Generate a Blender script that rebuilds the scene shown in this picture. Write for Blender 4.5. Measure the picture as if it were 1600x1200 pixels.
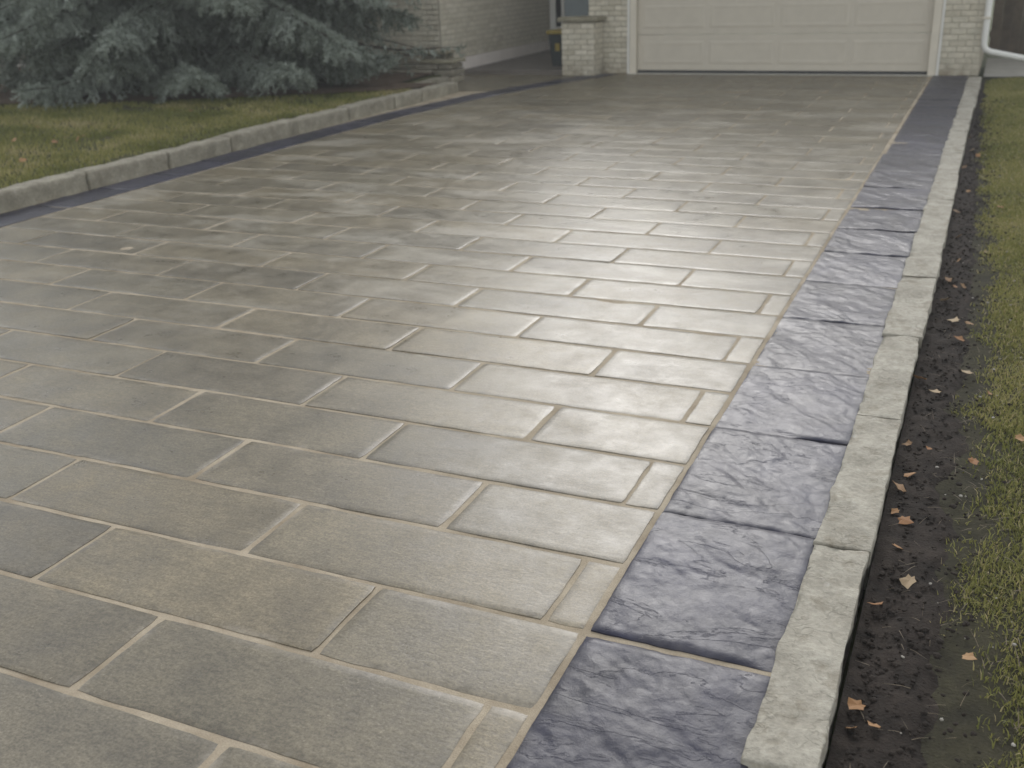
import bpy, bmesh, math, random
import numpy as np
from mathutils import Vector, Matrix, noise

for o in list(bpy.data.objects): bpy.data.objects.remove(o)
scn = bpy.context.scene
col = scn.collection
rad = math.radians
random.seed(7); rng = np.random.default_rng(7)

# ------------------------------------------------------------------ camera
YAW, PITCH, ROLL = rad(-24.68), rad(21.946), rad(-2.158)
CAM = Vector((5.1557, -16.2716, 1.658))
cam = bpy.data.cameras.new('camera'); camo = bpy.data.objects.new('camera', cam); col.objects.link(camo)
fwd = Vector((math.sin(YAW)*math.cos(PITCH), math.cos(YAW)*math.cos(PITCH), -math.sin(PITCH)))
rgt = Vector((math.cos(YAW), -math.sin(YAW), 0)); up = rgt.cross(fwd)
r2 = math.cos(ROLL)*rgt + math.sin(ROLL)*up
u2 = -math.sin(ROLL)*rgt + math.cos(ROLL)*up
M = Matrix((r2, u2, -fwd)).transposed().to_4x4(); M.translation = CAM
camo.matrix_world = M
cam.sensor_fit = 'HORIZONTAL'; cam.sensor_width = 36.0; cam.lens = 1626.6/1600*36.0
cam.clip_start = 0.05; cam.clip_end = 2000
cam.dof.use_dof = True; cam.dof.focus_distance = 3.1; cam.dof.aperture_fstop = 3.6
scn.camera = camo

# ------------------------------------------------------------------ sky, sun, exposure
SUN_EL, SUN_AZ = rad(30), rad(-15)      # azimuth clockwise from +Y (towards the garage)
w = bpy.data.worlds.new('World'); scn.world = w; w.use_nodes = True
nt = w.node_tree; nt.nodes.clear()
sky = nt.nodes.new('ShaderNodeTexSky'); sky.sky_type = 'NISHITA'; sky.sun_disc = False
sky.sun_elevation = SUN_EL; sky.sun_rotation = SUN_AZ; sky.air_density = 1.5; sky.dust_density = 1.2; sky.ozone_density = 1.0
hs = nt.nodes.new('ShaderNodeHueSaturation'); hs.inputs['Saturation'].default_value = 0.18
bg = nt.nodes.new('ShaderNodeBackground'); bg.inputs[1].default_value = 0.15
ow = nt.nodes.new('ShaderNodeOutputWorld')
nt.links.new(sky.outputs[0], hs.inputs['Color']); nt.links.new(hs.outputs[0], bg.inputs[0]); nt.links.new(bg.outputs[0], ow.inputs[0])
sl = bpy.data.lights.new('sun', 'SUN'); sl.energy = 0.5; sl.angle = rad(24); sl.color = (1, .97, .93)
so = bpy.data.objects.new('sun', sl); col.objects.link(so)
sd = Vector((math.sin(SUN_AZ)*math.cos(SUN_EL), math.cos(SUN_AZ)*math.cos(SUN_EL), math.sin(SUN_EL)))
so.rotation_euler = sd.to_track_quat('Z', 'Y').to_euler(); so.location = (0, 30, 30)
scn.view_settings.view_transform = 'Standard'; scn.view_settings.look = 'None'
scn.view_settings.gamma = 1; scn.view_settings.use_curve_mapping = False
scn.view_settings.exposure = 0.92

# ------------------------------------------------------------------ helpers
def tag(o, label=None, cat=None, group=None, kind=None):
    if label: o['label'] = label
    if cat: o['category'] = cat
    if group: o['group'] = group
    if kind: o['kind'] = kind
    return o
def empty(name, loc=(0, 0, 0)):
    o = bpy.data.objects.new(name, None); col.objects.link(o); o.location = loc; o.empty_display_size = .1
    return o
def link(name, me, mat, parent=None, loc=(0, 0, 0), smooth=False):
    o = bpy.data.objects.new(name, me); col.objects.link(o)
    if mat is not None and len(me.materials) == 0: me.materials.append(mat)
    if parent is not None: o.parent = parent
    o.location = loc
    if smooth and len(me.polygons): me.polygons.foreach_set('use_smooth', np.ones(len(me.polygons), bool))
    return o
def mesh_np(name, V, F):
    """V (n,3); F (m,k) with equal k"""
    V = np.asarray(V, np.float32); F = np.asarray(F, np.int32)
    me = bpy.data.meshes.new(name); k = F.shape[1]
    me.vertices.add(len(V)); me.vertices.foreach_set('co', V.ravel())
    me.loops.add(F.size); me.loops.foreach_set('vertex_index', F.ravel())
    me.polygons.add(len(F)); me.polygons.foreach_set('loop_start', np.arange(0, F.size, k, dtype=np.int32))
    me.polygons.foreach_set('loop_total', np.full(len(F), k, np.int32))
    me.polygons.foreach_set('use_smooth', np.zeros(len(F), bool))
    me.update(calc_edges=True); me.validate()
    return me
class MB:
    """collects boxes / prisms / tubes into one mesh"""
    def __init__(s): s.bm = bmesh.new()
    def box(s, a, b, bev=0.0):
        (x0, y0, z0), (x1, y1, z1) = a, b
        r = bmesh.ops.create_cube(s.bm, size=1, matrix=Matrix.Translation(((x0+x1)/2, (y0+y1)/2, (z0+z1)/2)) @ Matrix.Diagonal((abs(x1-x0), abs(y1-y0), abs(z1-z0), 1)))
        if bev > 0:
            es = set(e for v in r['verts'] for e in v.link_edges)
            bmesh.ops.bevel(s.bm, geom=list(es), offset=bev, segments=2, affect='EDGES', profile=.6)
        return s
    def poly(s, pts, faces):
        vs = [s.bm.verts.new(p) for p in pts]
        for f in faces: s.bm.faces.new([vs[i] for i in f])
        return s
    def tube(s, pts, r, n=10, cap=True):
        rings = []
        for i, p in enumerate(pts):
            p = Vector(p); t = (Vector(pts[min(i+1, len(pts)-1)]) - Vector(pts[max(i-1, 0)])).normalized()
            a = t.orthogonal().normalized() if i == 0 else (a - t*a.dot(t)).normalized()
            b = t.cross(a); rr = r[i] if isinstance(r, (list, tuple)) else r
            rings.append([s.bm.verts.new(p + (a*math.cos(2*math.pi*k/n) + b*math.sin(2*math.pi*k/n))*rr) for k in range(n)])
        for A, B in zip(rings, rings[1:]):
            for k in range(n): s.bm.faces.new((A[k], A[(k+1) % n], B[(k+1) % n], B[k]))
        if cap: s.bm.faces.new(rings[0][::-1]); s.bm.faces.new(rings[-1])
        return s
    def build(s, name, mat, parent=None, smooth=False, loc=(0, 0, 0)):
        bmesh.ops.recalc_face_normals(s.bm, faces=s.bm.faces)
        me = bpy.data.meshes.new(name); s.bm.to_mesh(me); s.bm.free()
        return link(name, me, mat, parent, loc, smooth)
# numpy value noise
_P = rng.permutation(512); _G = rng.random(512)
def vnoise(x, y, z=0.0):
    x = np.asarray(x, float); y = np.asarray(y, float); z = np.zeros_like(x) + z
    xi, yi, zi = np.floor(x).astype(int), np.floor(y).astype(int), np.floor(z).astype(int)
    fx, fy, fz = x-xi, y-yi, z-zi
    fx, fy, fz = [t*t*(3-2*t) for t in (fx, fy, fz)]
    def h(a, b, c): return _G[_P[(_P[(_P[a % 512] + b) % 512] + c) % 512]]
    r = 0
    for dx in (0, 1):
        for dy in (0, 1):
            for dz in (0, 1):
                r = r + h(xi+dx, yi+dy, zi+dz)*np.where(dx, fx, 1-fx)*np.where(dy, fy, 1-fy)*np.where(dz, fz, 1-fz)
    return r
def fbm(x, y, z=0.0, o=4):
    r = 0; a = .5; t = 0
    for i in range(o): r = r + a*vnoise(x*2**i, y*2**i, z+17*i); t += a; a *= .5
    return r/t

# ------------------------------------------------------------------ materials
class Mat:
    def __init__(s, name, rough=.8, spec=.5):
        s.m = bpy.data.materials.new(name); s.m.use_nodes = True
        s.nt = s.m.node_tree; s.b = s.nt.nodes['Principled BSDF']
        s.b.inputs['Roughness'].default_value = rough
        s.b.inputs['Specular IOR Level'].default_value = spec
        s._n = None
    def n(s, t, **kw):
        d = s.nt.nodes.new(t)
        for k, v in kw.items(): setattr(d, k, v)
        return d
    def l(s, a, b): s.nt.links.new(a, b)
    def coord(s, kind='Object', scale=(1, 1, 1), rand=True):
        if kind == 'World': out = s.n('ShaderNodeNewGeometry').outputs['Position']
        else: out = s.n('ShaderNodeTexCoord').outputs[kind]
        mp = s.n('ShaderNodeMapping'); mp.inputs['Scale'].default_value = scale; s.l(out, mp.inputs[0])
        if rand and kind != 'World':
            oi = s.n('ShaderNodeObjectInfo'); mul = s.n('ShaderNodeMath', operation='MULTIPLY'); mul.inputs[1].default_value = 137.0
            s.l(oi.outputs['Random'], mul.inputs[0]); s.l(mul.outputs[0], mp.inputs['Location'])
        return mp.outputs[0]
    def noise(s, vec, scale, detail=4, rough=.55, dist=0.0):
        d = s.n('ShaderNodeTexNoise'); d.inputs['Scale'].default_value = scale; d.inputs['Detail'].default_value = detail
        d.inputs['Roughness'].default_value = rough; d.inputs['Distortion'].default_value = dist
        s.l(vec, d.inputs['Vector']); return d.outputs['Fac']
    def ramp(s, fac, stops):
        d = s.n('ShaderNodeValToRGB'); e = d.color_ramp.elements
        while len(e) < len(stops): e.new(.5)
        for el, (p, c) in zip(e, stops):
            el.position = p; el.color = (c, c, c, 1) if isinstance(c, (int, float)) else (*c, 1)
        s.l(fac, d.inputs[0]); return d.outputs[0]
    def mix(s, a, b, fac, mode='MIX'):
        d = s.n('ShaderNodeMix', data_type='RGBA', blend_type=mode)
        for sock, v in ((d.inputs[6], a), (d.inputs[7], b)):
            if isinstance(v, (tuple, list)): sock.default_value = (*v, 1)
            else: s.l(v, sock)
        if isinstance(fac, (int, float)): d.inputs[0].default_value = fac
        else: s.l(fac, d.inputs[0])
        return d.outputs[2]
    def math(s, op, a, b):
        d = s.n('ShaderNodeMath', operation=op)
        for sock, v in ((d.inputs[0], a), (d.inputs[1], b)):
            if isinstance(v, (int, float)): sock.default_value = v
            else: s.l(v, sock)
        return d.outputs[0]
    def rand(s): return s.n('ShaderNodeObjectInfo').outputs['Random']
    def attr(s, name): return s.n('ShaderNodeAttribute', attribute_name=name).outputs['Fac']
    def bump(s, h, dist, strength=1.0, prev=None):
        d = s.n('ShaderNodeBump'); d.inputs['Distance'].default_value = dist; d.inputs['Strength'].default_value = strength
        s.l(h, d.inputs['Height'])
        if prev is not None: s.l(prev, d.inputs['Normal'])
        s.l(d.outputs[0], s.b.inputs['Normal']); return d.outputs[0]
    def out(s, colr=None, rough=None):
        if colr is not None:
            if isinstance(colr, (tuple, list)): s.b.inputs['Base Color'].default_value = (*colr, 1)
            else: s.l(colr, s.b.inputs['Base Color'])
        if rough is not None: s.l(rough, s.b.inputs['Roughness'])
        return s.m

def mat_slab():
    k = Mat('grey_slab', .4, .28)
    c = k.coord('Object'); cl = k.coord('Object', (1, 3.2, 1)); wc = k.coord('World')
    base = k.ramp(k.rand(), [(0, (.126, .110, .080)), (.25, (.162, .140, .099)), (.45, (.140, .124, .091)), (.65, (.174, .147, .099)), (.85, (.146, .128, .092)), (1, (.166, .147, .110))])
    n1 = k.noise(c, 3.5, 5, .6); base = k.mix(base, k.ramp(n1, [(.3, (.50, .49, .48)), (.7, (1.34, 1.30, 1.22))]), .6, 'MULTIPLY')
    n2 = k.noise(cl, 26, 5, .7, .6); base = k.mix(base, k.ramp(n2, [(.3, .66), (.7, 1.3)]), .75, 'MULTIPLY')
    n3 = k.noise(c, 130, 3, .75); base = k.mix(base, k.ramp(n3, [(.35, .6), (.65, 1.35)]), .75, 'MULTIPLY')
    # damp dark margin round each slab, broken by noise
    ed = k.math('MULTIPLY', k.attr('edge'), k.ramp(k.noise(c, 9, 8, .75), [(.46, 0.0), (.62, 1.0)]))
    base = k.mix(base, (.085, .078, .066), k.math('MULTIPLY', ed, .55))
    # dried joint sand and bloom left on the paving
    bl = k.ramp(k.noise(k.coord('World', (.75, 1.6, 1)), 1.3, 7, .66, .5), [(.50, 0.0), (.64, 1.0)])
    sx = k.n('ShaderNodeSeparateXYZ'); k.l(wc, sx.inputs[0])
    far = k.n('ShaderNodeMapRange', clamp=True); far.inputs[1].default_value = -13.2; far.inputs[2].default_value = -10.5; k.l(sx.outputs[1], far.inputs[0])
    far2 = k.n('ShaderNodeMapRange', clamp=True); far2.inputs[1].default_value = -1.5; far2.inputs[2].default_value = -4.5; k.l(sx.outputs[1], far2.inputs[0])
    bl = k.math('MULTIPLY', bl, k.math('MULTIPLY', far.outputs[0], far2.outputs[0]))
    base = k.mix(base, (.37, .34, .285), k.math('MULTIPLY', bl, .55))
    sm = k.math('MULTIPLY', k.attr('edge'), k.ramp(k.noise(wc, 3.0, 9, .78), [(.5, 0.0), (.62, 1.0)]))
    base = k.mix(base, (.34, .30, .24), k.math('MULTIPLY', sm, .5))
    sp1 = k.ramp(k.noise(wc, 95, 4, .8), [(.60, 0.0), (.68, 1.0)])
    sp2 = k.ramp(k.noise(wc, 1.7, 5, .65), [(.42, 0.0), (.62, 1.0)])
    base = k.mix(base, (.36, .31, .235), k.math('MULTIPLY', k.math('MULTIPLY', sp1, sp2), .6))
    pit = k.ramp(k.noise(c, 60, 5, .8), [(.30, 1.0), (.40, 0.0)])
    base = k.mix(base, (.07, .062, .05), k.math('MULTIPLY', pit, .55))
    ro = k.ramp(k.noise(c, 7, 7, .7), [(.28, .24), (.72, .46)])
    b1 = k.bump(n2, .0012, .6); b2 = k.bump(n1, .004, .6, b1); k.bump(n3, .0005, .6, b2)
    return k.out(base, ro)
def mat_black():
    k = Mat('black_slate', .42, .27)
    c = k.coord('Object')
    n1 = k.noise(c, 4, 5, .6, .5)
    base = k.ramp(k.rand(), [(0, (.018, .018, .031)), (.5, (.033, .033, .053)), (1, (.024, .024, .040))])
    base = k.mix(base, k.ramp(n1, [(.3, .55), (.7, 1.45)]), .8, 'MULTIPLY')
    n2 = k.noise(c, 70, 4, .7)
    n5 = k.noise(c, 22, 8, .72, .8)
    base = k.mix(base, k.ramp(n2, [(.3, .75), (.7, 1.3)]), .5, 'MULTIPLY')
    pale = k.ramp(k.noise(c, 5.5, 6, .7, 1.2), [(.56, 0.0), (.74, 1.0)])
    base = k.mix(base, (.13, .127, .145), k.math('MULTIPLY', pale, .35))
    ed = k.math('MULTIPLY', k.attr('edge'), k.ramp(k.noise(c, 9, 4, .6), [(.42, 0.0), (.7, 1.0)]))
    base = k.mix(base, (.17, .155, .14), k.math('MULTIPLY', ed, .25))
    mp = k.n('ShaderNodeMapping'); mp.inputs['Rotation'].default_value = (0, 0, .75); mp.inputs['Scale'].default_value = (1.0, 2.6, 1)
    k.l(c, mp.inputs[0])
    t = k.math('MULTIPLY', k.noise(mp.outputs[0], 1.7, 9, .60, .6), 6.0)
    fr = k.math('FRACT', t, 0.0); fl = k.math('FLOOR', t, 0.0)
    st = k.n('ShaderNodeMapRange', clamp=True, interpolation_type='SMOOTHSTEP'); st.inputs[1].default_value = .90; st.inputs[2].default_value = 1.0; k.l(fr, st.inputs[0])
    ter = k.math('ADD', fl, st.outputs[0])
    lip = k.ramp(fr, [(.0, 0.0), (.86, 0.0), (.95, 1.0), (1.0, 0.0)])
    base = k.mix(base, (.016, .016, .022), k.math('MULTIPLY', lip, .12))
    b = k.bump(ter, .0013, .6); b = k.bump(n5, .0022, .6, b); k.bump(n2, .0012, .8, b)
    ro = k.ramp(n5, [(.25, .26), (.75, .46)])
    return k.out(base, ro)
def mat_simple(name, c0, c1, scale=8, rough=.85, bump=.004, spec=.4, kind='Object', fine=90, rnd=.25):
    k = Mat(name, rough, spec); c = k.coord(kind)
    n1 = k.noise(c, scale, 5, .62); n2 = k.noise(c, fine, 3, .6)
    base = k.mix(c0, c1, k.ramp(n1, [(.3, 0.0), (.7, 1.0)]))
    base = k.mix(base, k.ramp(n2, [(.3, .72), (.7, 1.28)]), .6, 'MULTIPLY')
    if rnd: base = k.mix(base, k.ramp(k.rand(), [(0, 1-rnd), (1, 1+rnd)]), 1.0, 'MULTIPLY')
    if bump:
        b = k.bump(n1, bump, .8); k.bump(n2, bump*.3, .8, b)
    return k.out(base)
def mat_kerb(name, c0, c1, vein):
    k = Mat(name, .8, .35); c = k.coord('Object')
    n1 = k.noise(c, 6, 6, .65, .3); n2 = k.noise(c, 60, 4, .65)
    base = k.mix(c0, c1, k.ramp(n1, [(.35, 0.0), (.65, 1.0)]))
    base = k.mix(base, k.ramp(n2, [(.3, .7), (.7, 1.3)]), .6, 'MULTIPLY')
    v = k.n('ShaderNodeTexVoronoi', feature='DISTANCE_TO_EDGE'); v.inputs['Scale'].default_value = 11
    ws = k.n('ShaderNodeVectorMath', operation='ADD'); nn = k.n('ShaderNodeTexNoise'); nn.inputs['Scale'].default_value = 7; nn.inputs['Detail'].default_value = 4
    k.l(c, nn.inputs['Vector']); sc = k.n('ShaderNodeVectorMath', operation='SCALE'); sc.inputs['Scale'].default_value = .45
    k.l(nn.outputs['Color'], sc.inputs[0]); k.l(c, ws.inputs[0]); k.l(sc.outputs[0], ws.inputs[1]); k.l(ws.outputs[0], v.inputs['Vector'])
    cr = k.ramp(v.outputs['Distance'], [(0, 1.0), (.10, 0.0)])
    brk = k.ramp(k.noise(c, 6.5, 5, .65), [(.47, 0.0), (.60, 1.0)])
    cr = k.math('MULTIPLY', cr, brk)
    base = k.mix(base, vein, k.math('MULTIPLY', cr, .40))
    dk = k.ramp(k.noise(c, 10, 7, .75), [(.52, 0.0), (.66, 1.0)])
    base = k.mix(base, (.19, .165, .12), k.math('MULTIPLY', dk, .75))
    pt = k.ramp(k.noise(c, 18, 5, .7), [(.60, 0.0), (.72, 1.0)])
    base = k.mix(base, (.55, .53, .48), k.math('MULTIPLY', pt, .35))
    b = k.bump(n1, .02, .8); inv = k.math('SUBTRACT', 1.0, cr); b = k.bump(inv, .004, .5, b); k.bump(n2, .004, .9, b)
    return k.out(base)
def mat_leafy(name, c0, c1, c2, rough=.6, trans=.35):
    k = Mat(name, rough, .3)
    base = k.ramp(k.attr('tint'), [(0, c0), (.55, c1), (1, c2)])
    k.l(base, k.b.inputs['Base Color'])
    tb = k.n('ShaderNodeBsdfTranslucent'); k.l(base, tb.inputs['Color'])
    mx = k.n('ShaderNodeMixShader'); mx.inputs[0].default_value = trans
    k.l(k.b.outputs[0], mx.inputs[1]); k.l(tb.outputs[0], mx.inputs[2])
    k.l(mx.outputs[0], k.nt.nodes['Material Output'].inputs[0])
    return k.m
def mat_sand():
    k = Mat('joint_sand', .9, .25); wc = k.coord('World')
    n1 = k.noise(wc, 5, 5, .6); n2 = k.noise(wc, 240, 3, .7)
    base = k.mix((.24, .192, .132), (.40, .34, .255), k.ramp(n1, [(.3, 0.0), (.65, 1.0)]))
    base = k.mix(base, k.ramp(n2, [(.3, .75), (.7, 1.25)]), .6, 'MULTIPLY')
    b = k.bump(n1, .006, .8); k.bump(n2, .002, .8, b)
    return k.out(base)
def mat_brick():
    k = Mat('painted_brick', .75, .35); c = k.coord('Object')
    n1 = k.noise(c, 14, 5, .6); n2 = k.noise(c, 120, 3, .6)
    base = k.ramp(k.rand(), [(0, (.45, .41, .32)), (.4, (.56, .515, .415)), (.7, (.51, .475, .38)), (1, (.60, .555, .455))])
    base = k.mix(base, k.ramp(n1, [(.3, .75), (.7, 1.15)]), .7, 'MULTIPLY')
    wear = k.ramp(k.noise(c, 9, 6, .7), [(.60, 0.0), (.72, 1.0)])
    base = k.mix(base, (.30, .25, .18), k.math('MULTIPLY', wear, .5))
    # splash dirt along the foot of the walls
    wc = k.coord('World'); sx = k.n('ShaderNodeSeparateXYZ'); k.l(wc, sx.inputs[0])
    mr = k.n('ShaderNodeMapRange', clamp=True); mr.inputs[1].default_value = .28; mr.inputs[2].default_value = .0; k.l(sx.outputs[2], mr.inputs[0])
    d = k.math('MULTIPLY', mr.outputs[0], k.ramp(k.noise(wc, 5, 5, .6), [(.35, 0.0), (.6, 1.0)]))
    base = k.mix(base, (.14, .11, .065), k.math('MULTIPLY', d, .75))
    b = k.bump(n1, .006, .7); k.bump(n2, .002, .7, b)
    return k.out(base)
def mat_metal(name, c, rough=.5, metal=0.0):
    k = Mat(name, rough, .5); k.b.inputs['Metallic'].default_value = metal
    n = k.noise(k.coord('Object'), 6, 5, .6)
    return k.out(k.mix(c, k.ramp(n, [(.3, .95), (.7, 1.04)]), 1.0, 'MULTIPLY'))

MT = {}
MT['slab'] = mat_slab(); MT['black'] = mat_black(); MT['sand'] = mat_sand()
MT['kerb'] = mat_kerb('kerb_limestone', (.255, .235, .19), (.38, .355, .295), (.14, .125, .095))
MT['kerb_l'] = mat_kerb('kerb_rough', (.21, .19, .145), (.32, .295, .23), (.12, .105, .075))
MT['wallstone'] = mat_simple('ledge_stone', (.20, .18, .14), (.31, .28, .215), 9, .9, .01)
MT['capstone'] = mat_simple('cap_stone', (.20, .18, .13), (.29, .265, .19), 9, .9, .008)
MT['soil'] = mat_simple('soil', (.017, .014, .012), (.044, .035, .029), 14, .95, .02, .15, 'World', 130, 0)
MT['turf'] = mat_simple('turf_soil', (.050, .055, .020), (.085, .078, .038), 5, .95, .015, .15, 'World', 120, 0)
MT['turf_r'] = mat_simple('thin_turf_soil', (.026, .024, .017), (.055, .050, .030), 9, .95, .02, .15, 'World', 120, 0)
MT['mulch'] = mat_simple('mulch', (.06, .042, .030), (.13, .092, .062), 7, .95, .02, .15, 'World', 110, 0)
MT['ground'] = mat_simple('far_ground', (.06, .075, .03), (.10, .10, .05), .6, .95, .02, .15, 'World', 30, 0)
MT['asphalt'] = mat_simple('asphalt', (.045, .045, .045), (.06, .06, .06), 3, .9, .004, .3, 'World', 200, 0)
MT['grass'] = mat_leafy('grass', (.145, .155, .042), (.29, .275, .088), (.46, .38, .21))
MT['straw'] = mat_leafy('straw', (.08, .055, .035), (.12, .09, .055), (.20, .16, .11))
MT['needle'] = mat_leafy('spruce_needles', (.11, .125, .092), (.29, .325, .275), (.54, .585, .53), .6)
MT['bark'] = mat_simple('bark', (.045, .034, .026), (.10, .08, .062), 12, .95, .012)
MT['brick'] = mat_brick()
MT['mortar'] = mat_simple('mortar', (.33, .30, .24), (.41, .375, .305), 12, .95, .004)
MT['foundation'] = mat_simple('painted_foundation', (.58, .53, .49), (.66, .61, .565), 4, .8, .004)
MT['door'] = mat_metal('garage_door_paint', (.50, .455, .375), .5)
MT['trim'] = mat_metal('trim_paint', (.60, .55, .455), .55)
MT['white'] = mat_metal('white_paint', (.66, .65, .61), .5)
MT['seal'] = mat_simple('rubber', (.03, .03, .03), (.045, .045, .045), 10, .7, 0)
MT['roof'] = mat_simple('shingle', (.05, .045, .04), (.085, .078, .07), 3, .95, .01)
MT['soffit'] = mat_metal('soffit', (.42, .40, .35), .6)
MT['porch'] = mat_simple('porch_slab', (.085, .072, .060), (.13, .115, .098), 4, .8, .003)
MT['bluedoor'] = mat_metal('door_paint', (.34, .39, .41), .45)
MT['darkglass'] = mat_metal('dark_glass', (.02, .022, .026), .12)
MT['fence'] = mat_simple('fence_wood', (.055, .042, .030), (.10, .078, .056), 6, .85, .004)
MT['path'] = mat_simple('concrete_path', (.30, .285, .25), (.40, .385, .345), 4, .85, .003, .35, 'World')
MT['binbody'] = mat_simple('bin_plastic', (.018, .024, .024), (.028, .034, .034), 6, .5, 0)
MT['yellow'] = mat_simple('yellow_plastic', (.26, .19, .03), (.32, .24, .04), 6, .5, 0)
MT['pebble'] = mat_simple('pebble', (.30, .28, .24), (.48, .45, .40), 10, .8, .002)
def mat_leaf():
    k = Mat('dry_leaf', .7, .3)
    base = k.ramp(k.rand(), [(0, (.24, .115, .045)), (.35, (.33, .20, .095)), (.65, (.16, .095, .055)), (1, (.38, .29, .18))])
    n = k.noise(k.coord('Object'), 40, 4, .6)
    return k.out(k.mix(base, k.ramp(n, [(.3, .65), (.7, 1.2)]), .8, 'MULTIPLY'))
MT['leaf'] = mat_leaf()

# ------------------------------------------------------------------ ground
def sheet(name, quad, nx, ny, mat, amp=0., sc=2., kind='structure', smooth=True, zfun=None):
    q = np.array(quad, float); u, v = np.meshgrid(np.linspace(0, 1, nx+1), np.linspace(0, 1, ny+1))
    u, v = u.ravel(), v.ravel()
    P = ((1-u)*(1-v))[:, None]*q[0] + (u*(1-v))[:, None]*q[1] + (u*v)[:, None]*q[2] + ((1-u)*v)[:, None]*q[3]
    if amp: P[:, 2] += amp*(fbm(P[:, 0]*sc, P[:, 1]*sc, 3.3)-.5)*2
    if zfun is not None: P[:, 2] += zfun(P[:, 0], P[:, 1])
    i = np.arange(ny)[:, None]*(nx+1) + np.arange(nx)[None, :]; i = i.ravel()
    F = np.stack([i, i+1, i+nx+2, i+nx+1], 1)
    o = link(name, mesh_np(name, P, F), mat, None, smooth=smooth)
    return tag(o, kind=kind)
g = sheet('ground', [(-700, -700, -.16), (700, -700, -.16), (700, 700, -.16), (-700, 700, -.16)], 8, 8, MT['ground'])
tag(g, 'wide open ground under and beyond the garden', 'ground')
st = sheet('road', [(-60, -27, -.15), (60, -27, -.15), (60, -18.5, -.15), (-60, -18.5, -.15)], 2, 2, MT['asphalt'])
tag(st, 'dark asphalt street behind the viewer at the foot of the driveway', 'road')

# driveway geometry (metres, plan from the photograph)
XB = 4.335                       # joint between grey slabs and right-hand black border
Y0, CW = -14.435, .3508          # course line 0 and course depth
SL = 1.0085                      # slab length
edge_pts = [(-30, -1.36), (-6.6, -1.36), (-5.5, -1.325), (-4.6, -1.27), (-3.7, -1.17), (-2.8, -1.01), (-1.83, -.79), (-1.0, -.54), (-.2, -.27), (.3, -.10)]
def xe(y): return float(np.interp(y, [p[0] for p in edge_pts], [p[1] for p in edge_pts]))
YE = -.06                        # paving ends at the garage threshold
dw = sheet('driveway', [(-3.2, -18.4, -.0032), (4.845, -18.4, -.0032), (4.845, .02, -.0032), (-3.2, .02, -.0032)], 130, 300, MT['sand'], .0030, 3.5)
tag(dw, 'grey stone slab driveway in running bond with pale sand joints', 'driveway')

def slab_mesh(name, q, nx, ny, wob=.006, bev=.005, drop=.0016, thick=.05, relief=None, seed=0.):
    """q: four plan corners (ccw from front left); returns mesh about the quad's centre with an 'edge' attribute"""
    q = np.array(q, float); c = q.mean(0); q = q - c
    Lx = (np.linalg.norm(q[1]-q[0]) + np.linalg.norm(q[2]-q[3]))/2; Ly = (np.linalg.norm(q[3]-q[0]) + np.linalg.norm(q[2]-q[1]))/2
    def axis(L, n):
        b = min(bev/L, .2); e = min(.032/L, .35)
        return np.array([0, b] + list(np.linspace(e, 1-e, max(2, n-3))) + [1-b, 1])
    U, V = axis(Lx, nx), axis(Ly, ny); nu, nv = len(U), len(V)
    u, v = np.meshgrid(U, V); iu, iv = np.meshgrid(np.arange(nu), np.arange(nv))
    u, v, iu, iv = [a.ravel() for a in (u, v, iu, iv)]
    P = ((1-u)*(1-v))[:, None]*q[0] + (u*(1-v))[:, None]*q[1] + (u*v)[:, None]*q[2] + ((1-u)*v)[:, None]*q[3]
    x, y = P[:, 0].copy(), P[:, 1].copy()
    out = (iu == 0) | (iu == nu-1) | (iv == 0) | (iv == nv-1)
    ring1 = ~out & ((iu == 1) | (iu == nu-2) | (iv == 1) | (iv == nv-2))
    n1 = fbm(x*15+seed, y*15+seed*1.7, 1.)*2-1; n2 = fbm(x*15+seed+40, y*15-seed, 5.)*2-1
    near = out | ring1
    sx = np.sign(x)*np.where((iu <= 1) | (iu >= nu-2), 1, 0); sy = np.sign(y)*np.where((iv <= 1) | (iv >= nv-2), 1, 0)
    P[:, 0] += near*sx*wob*(n1-.45); P[:, 1] += near*sy*wob*(n2-.45)
    corner = ((iu <= 1) | (iu >= nu-2)) & ((iv <= 1) | (iv >= nv-2))
    P *= np.where(corner, 1-.003/max(Ly, .1), 1)[:, None]
    z = np.where(out, -drop*(1+.5*n1), np.where(ring1, -drop*.25, 0))
    if relief is not None: z = z + relief(x+seed, y+seed*.6)*np.where(out, .45, 1)
    else: z = z + .0012*(fbm(x*3+seed, y*3-seed, 2.)-.5)*2
    T = np.column_stack([P, z])
    per = [i for i in range(nu)] + [nu*(j+1)-1 for j in range(1, nv)] + [nu*nv-1-i for i in range(1, nu)] + [nu*(nv-1-j) for j in range(1, nv-1)]
    m = len(per); S = np.vstack([T[per], T[per]]); S[m:, 2] = -thick
    i = (np.arange(nv-1)[:, None]*nu + np.arange(nu-1)[None, :]).ravel()
    F = [np.stack([i, i+1, i+nu+1, i+nu], 1)]
    a = nu*nv + np.arange(m); b = a + m
    F.append(np.stack([a, b, np.roll(b, -1), np.roll(a, -1)], 1))
    me = mesh_np(name, np.vstack([T, S]), np.vstack(F))
    at = me.attributes.new('edge', 'FLOAT', 'POINT')
    at.data.foreach_set('value', np.concatenate([np.where(near, 1., 0.), np.ones(2*m)]).astype(np.float32))
    me.polygons.foreach_set('use_smooth', np.ones(len(me.polygons), bool))
    return me, c
GJ = .0072
variants = [slab_mesh('slab', [(0, 0), (SL-2*GJ, 0), (SL-2*GJ, CW-2*GJ), (0, CW-2*GJ)], 18, 9, seed=3.1*i, wob=.0055)[0] for i in range(10)]
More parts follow.
